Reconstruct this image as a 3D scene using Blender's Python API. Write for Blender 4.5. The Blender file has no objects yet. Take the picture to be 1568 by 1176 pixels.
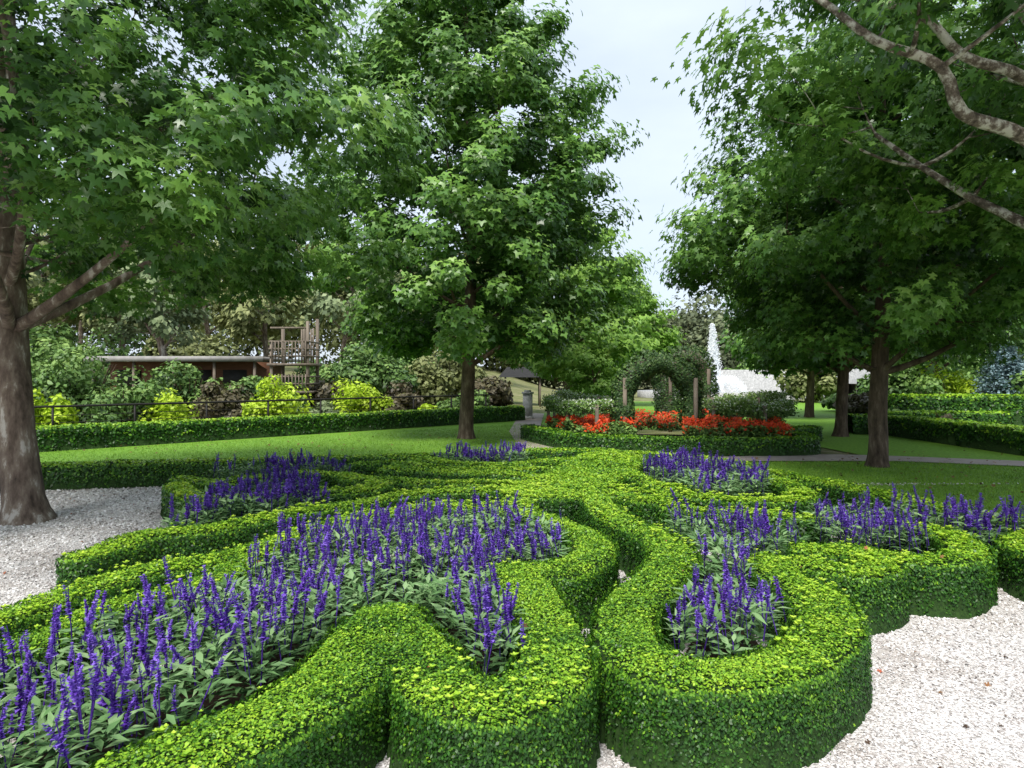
import bpy, numpy as np, math, random, time
from mathutils import Vector
t0=time.time()
rng=np.random.default_rng(7)
scene=bpy.context.scene
coll=scene.collection

# ------------------------------------------------------------------ helpers
def link(o,parent=None):
    coll.objects.link(o)
    if parent is not None: o.parent=parent
    return o
def empty(name,loc=(0,0,0)):
    e=bpy.data.objects.new(name,None); e.location=(0,0,0); e.empty_display_size=.3
    return link(e)
def nrm(a):
    return a/np.maximum(np.linalg.norm(a,axis=-1,keepdims=True),1e-9)

class Geo:
    def __init__(s): s.v=[];s.l=[];s.n=[];s.t=[];s.c=0
    def add(s,verts,loops,lens,tint):
        verts=np.asarray(verts,dtype=np.float32).reshape(-1,3)
        s.v.append(verts); s.l.append(np.asarray(loops,dtype=np.int64).ravel()+s.c)
        s.n.append(np.asarray(lens,dtype=np.int64).ravel())
        t=np.asarray(tint,dtype=np.float32)
        if t.ndim==0: t=np.full(len(verts),float(t),dtype=np.float32)
        s.t.append(t); s.c+=len(verts)
    def obj(s,name,mat,parent=None,smooth=False):
        if not s.v: return None
        v=np.concatenate(s.v); l=np.concatenate(s.l); n=np.concatenate(s.n); t=np.concatenate(s.t)
        me=bpy.data.meshes.new(name)
        me.vertices.add(len(v)); me.vertices.foreach_set('co',v.ravel())
        me.loops.add(len(l)); me.loops.foreach_set('vertex_index',l.astype(np.int32))
        st=np.concatenate([[0],np.cumsum(n)[:-1]]).astype(np.int32)
        me.polygons.add(len(n)); me.polygons.foreach_set('loop_start',st)
        me.update(calc_edges=True)
        a=me.attributes.new('tint','FLOAT','POINT'); a.data.foreach_set('value',t)
        if smooth: me.polygons.foreach_set('use_smooth',np.ones(len(n),dtype=bool))
        if isinstance(mat,(list,tuple)):
            for m in mat: me.materials.append(m)
        else: me.materials.append(mat)
        return link(bpy.data.objects.new(name,me),parent)

def instances(geo,tmpl,P,R,S,tint,tt=None):
    """tmpl=(verts k,3 ; faces) ; R (n,3,3) columns = local axes"""
    V,F=tmpl[0],tmpl[1]
    n=len(P); k=len(V)
    if n==0: return
    S=np.asarray(S); S=np.full(n,float(S)) if S.ndim==0 else S
    co=np.einsum('nij,kj->nki',R,V)*S[:,None,None]+P[:,None,:]
    fl=np.concatenate([np.array(f) for f in F]); ln=np.array([len(f) for f in F])
    loops=(np.arange(n)[:,None]*k+fl[None]).ravel()
    tint=np.asarray(tint,dtype=float); tint=np.full(n,float(tint)) if tint.ndim==0 else tint
    tv=np.repeat(tint,k)
    if tt is not None: tv=tv+np.tile(tt,n)
    geo.add(co.reshape(-1,3),loops,np.tile(ln,n),np.clip(tv,0,1))
def leaves(geo,tmpl,P,N,T,L,tint):
    N=nrm(N); T=nrm(T-np.sum(T*N,-1,keepdims=True)*N); B=np.cross(N,T)
    R=np.stack([T,B,N],axis=-1)
    instances(geo,tmpl,P,R,L,tint)
def rand_dirs(n): return nrm(rng.normal(size=(n,3)))

DIAM=(np.array([[-.5,0,0],[-.05,-.32,.05],[.5,0,-.04],[-.05,.32,.05]]),[[0,1,2,3]])
OVAL=(np.array([[-.5,0,0],[-.25,-.27,.03],[.2,-.26,.03],[.5,0,-.03],[.2,.26,.03],[-.25,.27,.03]]),[[0,1,2,3],[0,3,4,5]])
LANCE=(np.array([[0,0,0],[.35,-.16,.05],[1,0,-.08],[.35,.16,.05],[.4,0,0]]),[[0,1,2,4],[0,4,2,3]])
def star(angs,lens,notch):
    v=[[0.05,0,0]]; tips=[];nt=[]
    a=[math.radians(x) for x in angs]
    na=[a[0]-math.radians(38)]+[(a[i]+a[i+1])/2 for i in range(len(a)-1)]+[a[-1]+math.radians(38)]
    for x in na: nt.append(len(v)); v.append([notch*math.cos(x),notch*math.sin(x),0.04])
    for x,l in zip(a,lens): tips.append(len(v)); v.append([l*math.cos(x),l*math.sin(x),-.12*l])
    F=[[0,nt[i],tips[i],nt[i+1]] for i in range(len(a))]
    return (np.array(v)*.62,F)
STAR=star([-118,-60,0,60,118],[.62,.9,1,.9,.62],.42)
TRI=star([-78,0,78],[.8,1,.8],.48)

def tube(geo,pts,rad,sides=8,tint=.5,cap=False):
    pts=np.asarray(pts,float); n=len(pts); rad=np.asarray(rad,float)
    d=np.gradient(pts,axis=0); d=nrm(d)
    ref=np.where(np.abs(d[:,2:3])>.9,np.array([[1,0,0]]),np.array([[0,0,1]]))
    a=nrm(np.cross(d,ref)); 
    for i in range(1,n):
        if np.dot(a[i],a[i-1])<0: a[i]=-a[i]
    b=np.cross(d,a)
    th=np.arange(sides)*2*math.pi/sides
    ring=pts[:,None]+rad[:,None,None]*(np.cos(th)[None,:,None]*a[:,None]+np.sin(th)[None,:,None]*b[:,None])
    i=np.arange(n-1)[:,None]*sides; j=np.arange(sides)[None]; j2=(j+1)%sides
    q=np.stack([i+j,i+j2,i+sides+j2,i+sides+j],-1).reshape(-1,4)
    geo.add(ring.reshape(-1,3),q.ravel(),np.full(len(q),4),tint)
def box(geo,c,s,rot=0,tint=.5):
    x,y,z=[k/2 for k in s]
    v=np.array([[a*x,b*y,e*z] for e in(-1,1) for a,b in((-1,-1),(1,-1),(1,1),(-1,1))])
    cr,sr=math.cos(rot),math.sin(rot)
    v=v@np.array([[cr,sr,0],[-sr,cr,0],[0,0,1]])+np.array(c)
    f=[[0,3,2,1],[4,5,6,7],[0,1,5,4],[1,2,6,5],[2,3,7,6],[3,0,4,7]]
    geo.add(v,np.array(f).ravel(),[4]*6,tint)
def catmull(p,step=.12):
    p=np.array(p,float)
    if len(p)<3: 
        n=max(2,int(np.linalg.norm(p[1]-p[0])/step)); return p[0]+(p[1]-p[0])*np.linspace(0,1,n)[:,None]
    q=np.vstack([2*p[0]-p[1],p,2*p[-1]-p[-2]]); out=[]
    for i in range(1,len(q)-2):
        n=max(2,int(np.linalg.norm(q[i+1]-q[i])/step)); t=np.linspace(0,1,n,endpoint=False)[:,None]
        a,b,c,d=q[i-1],q[i],q[i+1],q[i+2]
        out.append(.5*((2*b)+(c-a)*t+(2*a-5*b+4*c-d)*t**2+(3*b-a-3*c+d)*t**3))
    out.append(p[-1:]); return np.vstack(out)
def in_poly(x,y,poly):
    inside=np.zeros(x.shape,bool); n=len(poly); j=n-1
    for i in range(n):
        xi,yi=poly[i]; xj,yj=poly[j]
        c=((yi>y)!=(yj>y))&(x<(xj-xi)*(y-yi)/(yj-yi+1e-12)+xi); inside^=c; j=i
    return inside
_g=rng.random((64,64,64))
def vnoise(x,y,z=0.0):
    x=np.asarray(x,float);y=np.asarray(y,float)+0*x;z=np.asarray(z,float)+0*x
    xi=np.floor(x).astype(int);yi=np.floor(y).astype(int);zi=np.floor(z).astype(int)
    fx,fy,fz=x-xi,y-yi,z-zi
    fx,fy,fz=[f*f*(3-2*f) for f in(fx,fy,fz)]
    r=0
    for a in(0,1):
        for b in(0,1):
            for c in(0,1):
                w=(fx if a else 1-fx)*(fy if b else 1-fy)*(fz if c else 1-fz)
                r=r+w*_g[(xi+a)%64,(yi+b)%64,(zi+c)%64]
    return r
def gz(x,y):
    x=np.asarray(x,float);y=np.asarray(y,float)
    q=-.7*(x+12.4)+.71*(y-16.5)
    return np.clip(.07*np.maximum(0,q-3),0,3.2)*np.clip((4-x)/8+.2,0,1)

# ------------------------------------------------------------------ materials
def newmat(name):
    m=bpy.data.materials.new(name); m.use_nodes=True; nt=m.node_tree
    for n in list(nt.nodes): nt.nodes.remove(n)
    return m,nt,nt.nodes,nt.links
def leafmat(name,cols,rough=.45,trans=.25,spec=.35):
    m,nt,N,L=newmat(name)
    at=N.new('ShaderNodeAttribute'); at.attribute_name='tint'
    cr=N.new('ShaderNodeValToRGB'); e=cr.color_ramp.elements
    e[0].position=cols[0][0]; e[0].color=(*cols[0][1],1); e[1].position=cols[-1][0]; e[1].color=(*cols[-1][1],1)
    for p,c in cols[1:-1]:
        k=e.new(p); k.color=(*c,1)
    L.new(at.outputs['Fac'],cr.inputs['Fac'])
    p=N.new('ShaderNodeBsdfPrincipled'); p.inputs['Roughness'].default_value=rough
    p.inputs['Specular IOR Level'].default_value=spec
    L.new(cr.outputs['Color'],p.inputs['Base Color'])
    o=N.new('ShaderNodeOutputMaterial')
    if trans>0:
        tr=N.new('ShaderNodeBsdfTranslucent'); L.new(cr.outputs['Color'],tr.inputs['Color'])
        mx=N.new('ShaderNodeMixShader'); mx.inputs[0].default_value=trans
        L.new(p.outputs[0],mx.inputs[1]); L.new(tr.outputs[0],mx.inputs[2]); L.new(mx.outputs[0],o.inputs[0])
    else: L.new(p.outputs[0],o.inputs[0])
    return m
def surfmat(name,stops,scale=5,detail=6,rough=.9,bump=.3,bdist=.02,stretch=(1,1,1),spec=.3,kind='noise',coord='Object'):
    m,nt,N,L=newmat(name)
    tc=N.new('ShaderNodeTexCoord'); mp=N.new('ShaderNodeMapping'); mp.inputs['Scale'].default_value=stretch
    L.new(tc.outputs[coord],mp.inputs[0])
    if kind=='noise':
        tx=N.new('ShaderNodeTexNoise'); tx.inputs['Scale'].default_value=scale; tx.inputs['Detail'].default_value=detail; tx.inputs['Roughness'].default_value=.65
        fac=tx.outputs['Fac']
    else:
        tx=N.new('ShaderNodeTexVoronoi'); tx.inputs['Scale'].default_value=scale; fac=tx.outputs['Distance']
    L.new(mp.outputs[0],tx.inputs['Vector'])
    cr=N.new('ShaderNodeValToRGB'); e=cr.color_ramp.elements
    e[0].position=stops[0][0]; e[0].color=(*stops[0][1],1); e[1].position=stops[-1][0]; e[1].color=(*stops[-1][1],1)
    for q,c in stops[1:-1]: k=e.new(q); k.color=(*c,1)
    L.new(fac,cr.inputs[0])
    p=N.new('ShaderNodeBsdfPrincipled'); p.inputs['Roughness'].default_value=rough; p.inputs['Specular IOR Level'].default_value=spec
    L.new(cr.outputs[0],p.inputs['Base Color'])
    b=N.new('ShaderNodeBump'); b.inputs['Strength'].default_value=bump; b.inputs['Distance'].default_value=bdist
    L.new(fac,b.inputs['Height']); L.new(b.outputs[0],p.inputs['Normal'])
    o=N.new('ShaderNodeOutputMaterial'); L.new(p.outputs[0],o.inputs[0])
    return m
M={}
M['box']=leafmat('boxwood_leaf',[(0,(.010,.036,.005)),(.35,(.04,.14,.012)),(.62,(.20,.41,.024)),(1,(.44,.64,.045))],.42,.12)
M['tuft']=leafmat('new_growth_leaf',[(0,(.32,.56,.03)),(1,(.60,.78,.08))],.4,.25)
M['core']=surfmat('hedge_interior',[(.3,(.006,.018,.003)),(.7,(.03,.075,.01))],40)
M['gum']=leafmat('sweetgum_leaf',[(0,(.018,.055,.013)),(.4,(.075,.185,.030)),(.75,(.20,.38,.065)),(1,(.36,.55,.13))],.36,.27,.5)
M['gumb']=leafmat('sweetgum_leaf_light',[(0,(.05,.12,.018)),(.5,(.19,.37,.05)),(1,(.38,.57,.11))],.4,.3)
M['shrub']=leafmat('shrub_leaf',[(0,(.02,.05,.018)),(.5,(.12,.23,.05)),(1,(.30,.44,.11))],.5,.12)
M['vine']=leafmat('vine_leaf',[(0,(.014,.038,.014)),(.5,(.055,.12,.03)),(1,(.19,.28,.07))],.5,.12)
M['grey']=leafmat('greygreen_leaf',[(0,(.04,.065,.028)),(.5,(.17,.23,.10)),(1,(.34,.40,.20))],.6,.12)
M['lime']=leafmat('lime_leaf',[(0,(.20,.34,.01)),(.5,(.46,.64,.03)),(1,(.66,.82,.08))],.5,.25)
M['purp']=leafmat('dark_purple_leaf',[(0,(.03,.026,.014)),(.6,(.13,.11,.06)),(1,(.23,.24,.09))],.5,.1)
M['olive']=leafmat('eucalyptus_leaf',[(0,(.05,.06,.018)),(.5,(.18,.21,.07)),(1,(.36,.39,.16))],.6,.15)
M['far']=leafmat('distant_eucalyptus_leaf',[(0,(.045,.06,.03)),(.5,(.12,.15,.07)),(1,(.25,.28,.14))],.6,.1)
M['blue']=leafmat('blue_conifer_needle',[(0,(.06,.11,.12)),(1,(.30,.43,.47))],.6,.1)
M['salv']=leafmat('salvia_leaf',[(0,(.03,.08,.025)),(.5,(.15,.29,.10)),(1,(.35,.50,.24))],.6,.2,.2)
M['spike']=leafmat('salvia_flower',[(0,(.045,.016,.16)),(.5,(.15,.055,.48)),(1,(.34,.21,.78))],.6,.2,.2)
M['red']=leafmat('red_flower',[(0,(.6,.03,.01)),(1,(.9,.14,.03))],.5,.2)
M['white']=leafmat('white_flower',[(0,(.6,.66,.5)),(1,(.8,.83,.75))],.5,.2)
M['grass']=leafmat('grass_blade',[(0,(.09,.21,.015)),(1,(.29,.49,.05))],.5,.2)
M['litter']=leafmat('dry_leaf',[(0,(.06,.035,.02)),(.7,(.30,.15,.06)),(1,(.5,.12,.06))],.7,.1)
M['bark']=surfmat('bark',[(.32,(.055,.04,.03)),(.47,(.15,.11,.085)),(.56,(.22,.175,.135)),(.63,(.46,.42,.37))],7,10,.92,.9,.03,(1,1,.35))
M['barkd']=surfmat('bark_dark',[(.3,(.03,.02,.013)),(.55,(.12,.085,.06)),(.7,(.22,.175,.13))],9,8,.92,.8,.03,(1,1,.3))
M['lich']=surfmat('lichen_bark',[(.38,(.05,.04,.03)),(.49,(.15,.12,.095)),(.58,(.46,.44,.38))],9,10,.92,.8,.02)
M['soil']=surfmat('soil',[(.3,(.018,.011,.007)),(.7,(.06,.038,.024))],30,8,1,.8,.02)
M['wood']=surfmat('weathered_wood',[(.3,(.10,.08,.06)),(.7,(.28,.23,.18))],6,6,.8,.3,.01,(1,1,.2))
M['dark']=surfmat('dark_painted_metal',[(.3,(.015,.014,.012)),(.7,(.03,.028,.025))],6,3,.6,.1)
M['stone']=surfmat('stone',[(.3,(.26,.26,.25)),(.5,(.40,.40,.39)),(.7,(.57,.57,.55))],6,8,.85,.4,.02)
M['pave']=surfmat('paving',[(.3,(.34,.28,.25)),(.7,(.48,.42,.38))],3,8,.85,.2,.005)
M['roof']=surfmat('roof_sheet',[(.3,(.25,.24,.23)),(.7,(.42,.40,.38))],3,4,.6,.1)
M['rust']=surfmat('timber_wall',[(.3,(.13,.06,.035)),(.7,(.26,.12,.07))],3,4,.8,.2,.01,(1,1,8))
M['water']=surfmat('pond_water',[(.3,(.45,.5,.52)),(.7,(.65,.7,.72))],3,4,.12,.2,.01,spec=.6)
M['spray']=leafmat('fountain_spray',[(0,(.92,.94,.95)),(1,(.97,.98,.99))],.6,.45)

def gravelmat():
    m,nt,N,L=newmat('gravel')
    tc=N.new('ShaderNodeTexCoord')
    v=N.new('ShaderNodeTexVoronoi'); v.inputs['Scale'].default_value=75; L.new(tc.outputs['Object'],v.inputs['Vector'])
    hs=N.new('ShaderNodeSeparateColor'); L.new(v.outputs['Color'],hs.inputs[0])
    cr=N.new('ShaderNodeValToRGB'); e=cr.color_ramp.elements
    e[0].position=0;e[0].color=(.36,.325,.30,1);e[1].position=1;e[1].color=(.88,.86,.84,1)
    k=e.new(.35);k.color=(.60,.565,.54,1);k=e.new(.7);k.color=(.77,.74,.715,1)
    L.new(hs.outputs[0],cr.inputs[0])
    n=N.new('ShaderNodeTexNoise'); n.inputs['Scale'].default_value=1.2; n.inputs['Detail'].default_value=8; n.inputs['Roughness'].default_value=.7; L.new(tc.outputs['Object'],n.inputs['Vector'])
    r2=N.new('ShaderNodeValToRGB'); r2.color_ramp.elements[0].position=.33;r2.color_ramp.elements[0].color=(.68,.63,.58,1);r2.color_ramp.elements[1].position=.52;r2.color_ramp.elements[1].color=(1,1,1,1)
    L.new(n.outputs['Fac'],r2.inputs[0])
    mx=N.new('ShaderNodeMix'); mx.data_type='RGBA'; mx.blend_type='MULTIPLY'; mx.inputs[0].default_value=1
    L.new(cr.outputs[0],mx.inputs[6]); L.new(r2.outputs[0],mx.inputs[7])
    p=N.new('ShaderNodeBsdfPrincipled'); p.inputs['Roughness'].default_value=.9; L.new(mx.outputs[2],p.inputs['Base Color'])
    b=N.new('ShaderNodeBump'); b.invert=True; b.inputs['Strength'].default_value=.9; b.inputs['Distance'].default_value=.01
    L.new(v.outputs['Distance'],b.inputs['Height']); L.new(b.outputs[0],p.inputs['Normal'])
    o=N.new('ShaderNodeOutputMaterial'); L.new(p.outputs[0],o.inputs[0]); return m
M['gravel']=gravelmat()
M['lawn']=surfmat('lawn_grass',[(.3,(.09,.21,.015)),(.5,(.16,.33,.03)),(.7,(.26,.45,.05))],14,10,.8,.5,.02)
M['garden']=surfmat('garden_ground',[(.3,(.08,.12,.025)),(.5,(.18,.19,.07)),(.72,(.34,.29,.19))],1.2,10,.95,.5,.05)
M['peb']=leafmat('pebble',[(0,(.28,.24,.22)),(.35,(.62,.58,.55)),(.7,(.80,.77,.745)),(1,(.93,.92,.90))],.8,0.0,.3)

# ------------------------------------------------------------------ world, sun, camera
w=bpy.data.worlds.new("World"); scene.world=w; w.use_nodes=True
nt=w.node_tree; N=nt.nodes; L=nt.links
for n in list(N): N.remove(n)
sunel,sunaz=math.radians(56),math.radians(-158)
sky=N.new('ShaderNodeTexSky'); sky.sky_type='NISHITA'; sky.sun_disc=False; sky.sun_elevation=sunel; sky.sun_rotation=sunaz
sky.air_density=1.0; sky.dust_density=1.5
tc=N.new('ShaderNodeTexCoord'); mp=N.new('ShaderNodeMapping'); mp.inputs['Scale'].default_value=(1,1,2.6); L.new(tc.outputs['Generated'],mp.inputs[0])
nz=N.new('ShaderNodeTexNoise'); nz.inputs['Scale'].default_value=2.2; nz.inputs['Detail'].default_value=7; nz.inputs['Roughness'].default_value=.5; L.new(mp.outputs[0],nz.inputs['Vector'])
cr=N.new('ShaderNodeValToRGB'); cr.color_ramp.elements[0].position=.32; cr.color_ramp.elements[0].color=(.66,.66,.66,1); cr.color_ramp.elements[1].position=.7; cr.color_ramp.elements[1].color=(.98,.98,.98,1)
L.new(nz.outputs['Fac'],cr.inputs[0])
mx=N.new('ShaderNodeMix'); mx.data_type='RGBA'; L.new(cr.outputs[0],mx.inputs[0]); L.new(sky.outputs[0],mx.inputs[6]); mx.inputs[7].default_value=(6.2,7.0,8.1,1)
bg=N.new('ShaderNodeBackground'); bg.inputs[1].default_value=.15; L.new(mx.outputs[2],bg.inputs[0])
o=N.new('ShaderNodeOutputWorld'); L.new(bg.outputs[0],o.inputs[0])
sd=bpy.data.lights.new('sun','SUN'); sd.energy=4.3; sd.angle=math.radians(20); sd.color=(1,.96,.90)
so=link(bpy.data.objects.new('sun',sd))
az=sunaz; sdir=Vector((math.sin(az)*math.cos(sunel),math.cos(az)*math.cos(sunel),math.sin(sunel)))
so.rotation_euler=sdir.to_track_quat('Z','Y').to_euler()
cd=bpy.data.cameras.new('camera'); cam=link(bpy.data.objects.new('camera',cd)); scene.camera=cam
cd.sensor_width=36; cd.lens=24; cam.location=(0,0,1.9); cam.rotation_euler=(math.radians(90),0,0); cd.shift_y=-13/1568; cd.clip_end=2000
scene.view_settings.view_transform='Standard'

# ------------------------------------------------------------------ ground
def sheet(name,poly,z,mat,parent=None):
    g=Geo(); g.add([[x,y,z] for x,y in poly],np.arange(len(poly)),[len(poly)],.5); return g.obj(name,mat,parent)
gx=np.concatenate([[-600,-200,-100],np.arange(-70,71,2.0),[100,200,600]]); gy=np.concatenate([[-200,-50],np.arange(-10,121,2.0),[150,200,300,600]])
X,Y=np.meshgrid(gx,gy); Z=gz(X,Y)-.012*(1)
nx=len(gx); ny=len(gy)
idx=np.arange(nx*ny).reshape(ny,nx); q=np.stack([idx[:-1,:-1],idx[:-1,1:],idx[1:,1:],idx[1:,:-1]],-1).reshape(-1,4)
g=Geo(); g.add(np.stack([X,Y,Z],-1),q.ravel(),np.full(len(q),4),.5); g.obj('ground',M['garden'],smooth=True)
sheet('gravel_ground',[(-14,-2),(14,-2),(14,9),(5.2,13),(2,15),(-1.7,12.6),(-9,11.4),(-14,10.8)],0,M['gravel'])
sheet('lawn',[(-9.5,11.6),(-1.9,13.3),(.5,14.3),(2.2,15.6),(1,18),(.4,21),(.6,29),(-12.8,16.2),(-14,12)],.004,M['lawn'])
sheet('lawn',[(4.0,11.6),(4.6,9.6),(5.3,7.5),(7,4),(16,4),(16,12.4),(12,13.6),(8.5,15),(5,15),(3.6,14)],.004,M['lawn'])
sheet('lawn',[(8.3,16.3),(12,14.6),(13,14),(12,21.5),(11.5,30),(8,30),(8,20)],.008,M['lawn'])
sheet('lawn',[(1.5,24),(24,24),(30,50),(-2,50)],.003,M['lawn'])
sheet('path',[(-.2,14.2),(3.2,15.0),(5.2,15.1),(8.5,15.1),(12,13.7),(17,11.5),(17,13),(12.3,14.7),(8.6,16.2),(7.4,16.4),(5,15.9),(2.4,15.9),(1.2,18),(.9,23),(1.6,34),(.4,34),(-.1,23),(.2,18),(.6,15.6),(-.4,15)],.012,M['pave'])

# ------------------------------------------------------------------ hedges by distance field
def hedge_field(x0,x1,y0,y1,cell,strips,polys=()):
    xs=np.arange(x0,x1,cell); ys=np.arange(y0,y1,cell)
    X,Y=np.meshgrid(xs,ys); D=np.full(X.shape,9.0)
    for pts,hw in strips:
        c=catmull(pts)
        for a,b in zip(c[:-1],c[1:]):
            m=hw+.35
            i0=max(0,int((min(a[0],b[0])-m-x0)/cell)); i1=int((max(a[0],b[0])+m-x0)/cell)+2
            j0=max(0,int((min(a[1],b[1])-m-y0)/cell)); j1=int((max(a[1],b[1])+m-y0)/cell)+2
            if i1<=0 or j1<=0: continue
            sx=X[j0:j1,i0:i1]; sy=Y[j0:j1,i0:i1]
            if sx.size==0: continue
            ab=b-a; t=np.clip(((sx-a[0])*ab[0]+(sy-a[1])*ab[1])/(ab@ab+1e-9),0,1)
            d=np.hypot(sx-a[0]-t*ab[0],sy-a[1]-t*ab[1])-hw
            D[j0:j1,i0:i1]=np.minimum(D[j0:j1,i0:i1],d)
    D=D+ (vnoise(X*3,Y*3,3.3)-.5)*.05
    return xs,ys,X,Y,D
def hedge(name,field,h,mats,leaf_k=.0039,lmin=.018,cover=1.5,tuft=True,topt=.62,parent=None,zvar=.024):
    xs,ys,X,Y,D=field; cell=xs[1]-xs[0]
    root=empty(name) if parent is None else parent
    top=h+(vnoise(X*2.2,Y*2.2,1.1)-.5)*zvar*2+(vnoise(X*9,Y*9,8.1)-.5)*.012
    def prof(D): return np.clip(1-np.exp(np.minimum(0,-(-D+.003)/.022)),0,1)
    Zc=np.where(D<0,(top-.02)*prof(np.minimum(D,0)),-.02)
    m=(D<cell*1.5); cellm=m[:-1,:-1]|m[1:,:-1]|m[:-1,1:]|m[1:,1:]
    ny,nx=X.shape; idx=np.arange(nx*ny).reshape(ny,nx)
    q=np.stack([idx[:-1,:-1],idx[:-1,1:],idx[1:,1:],idx[1:,:-1]],-1)[cellm]
    used=np.unique(q); remap=np.zeros(nx*ny,int); remap[used]=np.arange(len(used))
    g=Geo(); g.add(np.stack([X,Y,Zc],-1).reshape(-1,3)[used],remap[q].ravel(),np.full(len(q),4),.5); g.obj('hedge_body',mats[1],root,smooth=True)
    gxx,gyy=np.gradient(D,cell)[::-1]; gl=np.hypot(gxx,gyy)+1e-6; gxx=gxx/gl; gyy=gyy/gl
    dist=np.hypot(X,Y); Ls=np.maximum(lmin,leaf_k*dist)
    rho=cover/(.36*Ls*Ls)
    G=Geo()
    lam=np.where(D<-.01,rho*cell*cell,0); cnt=rng.poisson(lam); ii=np.repeat(np.arange(nx*ny),cnt.ravel())
    n=len(ii); x=X.ravel()[ii]+rng.uniform(-.5,.5,n)*cell; y=Y.ravel()[ii]+rng.uniform(-.5,.5,n)*cell
    zz=(top*prof(np.minimum(D,0))).ravel()[ii]+rng.normal(0,.010,n)
    edge=np.exp(D.ravel()[ii]/.04)
    Nn=np.stack([gxx.ravel()[ii]*edge*.9,gyy.ravel()[ii]*edge*.9,np.ones(n)],-1)+rng.normal(0,.40,(n,3))
    pat=vnoise(x*1.3,y*1.3,5.5)*.34+vnoise(x*7,y*7,9.1)*.30-.32+.10*np.clip((np.hypot(x,y)-6)/3,0,1)
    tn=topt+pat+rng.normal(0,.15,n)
    leaves(G,DIAM,np.stack([x,y,zz],-1),Nn,rand_dirs(n)+[0,0,.4],Ls.ravel()[ii]*rng.uniform(.75,1.3,n),np.clip(tn,0,1))
    band=cell*1.2
    lam=np.where(np.abs(D)<band,rho*1.0*cell*cell*h/(2*band),0); cnt=rng.poisson(lam); ii=np.repeat(np.arange(nx*ny),cnt.ravel())
    n=len(ii); zz=rng.uniform(.02,1,n)
    off=-D.ravel()[ii]-.008+rng.normal(0,.009,n)
    x=X.ravel()[ii]+gxx.ravel()[ii]*off+rng.uniform(-.5,.5,n)*cell*np.abs(gyy.ravel()[ii]); y=Y.ravel()[ii]+gyy.ravel()[ii]*off+rng.uniform(-.5,.5,n)*cell*np.abs(gxx.ravel()[ii])
    z=zz*top.ravel()[ii]*.97
    Nn=np.stack([gxx.ravel()[ii],gyy.ravel()[ii],.35+0*x],-1)+rng.normal(0,.42,(n,3))
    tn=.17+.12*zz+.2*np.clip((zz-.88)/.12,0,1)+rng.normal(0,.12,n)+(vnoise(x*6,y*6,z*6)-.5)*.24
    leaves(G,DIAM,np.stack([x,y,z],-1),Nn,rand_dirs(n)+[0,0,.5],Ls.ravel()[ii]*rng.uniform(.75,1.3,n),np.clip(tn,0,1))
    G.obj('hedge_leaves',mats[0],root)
    if tuft:
        G=Geo(); dm=np.where((D<-.02)&(dist<9.5),1,0)*np.clip((vnoise(X*1.1+5,Y*1.1,2.2)-.36)*3.5,0.06,1)
        cnt=rng.poisson(dm*cell*cell*150); ii=np.repeat(np.arange(nx*ny),cnt.ravel()); n=len(ii)
        P=np.stack([X.ravel()[ii]+rng.uniform(-.5,.5,n)*cell,Y.ravel()[ii]+rng.uniform(-.5,.5,n)*cell,top.ravel()[ii]+rng.uniform(-.005,.028,n)],-1)
        sc=np.maximum(.024,.0048*np.hypot(P[:,0],P[:,1]))*rng.uniform(.6,1.35,n); tt=rng.random(n)
        for k in range(7):
            a=k*math.pi/3.5+rng.uniform(0,.6,n)
            T=np.stack([np.cos(a),np.sin(a),np.full(n,.3 if k%2 else 1.0)],-1); T=nrm(T)
            Nn=np.stack([-np.cos(a)*.5,-np.sin(a)*.5,np.ones(n)],-1)
            leaves(G,OVAL,P+T*sc[:,None]*.45,Nn,T,sc*rng.uniform(.7,1.1,n),np.clip(tt+rng.normal(0,.15,n),0,1))
        G.obj('new_growth',M['tuft'],root)
    return root
W=.205
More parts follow.
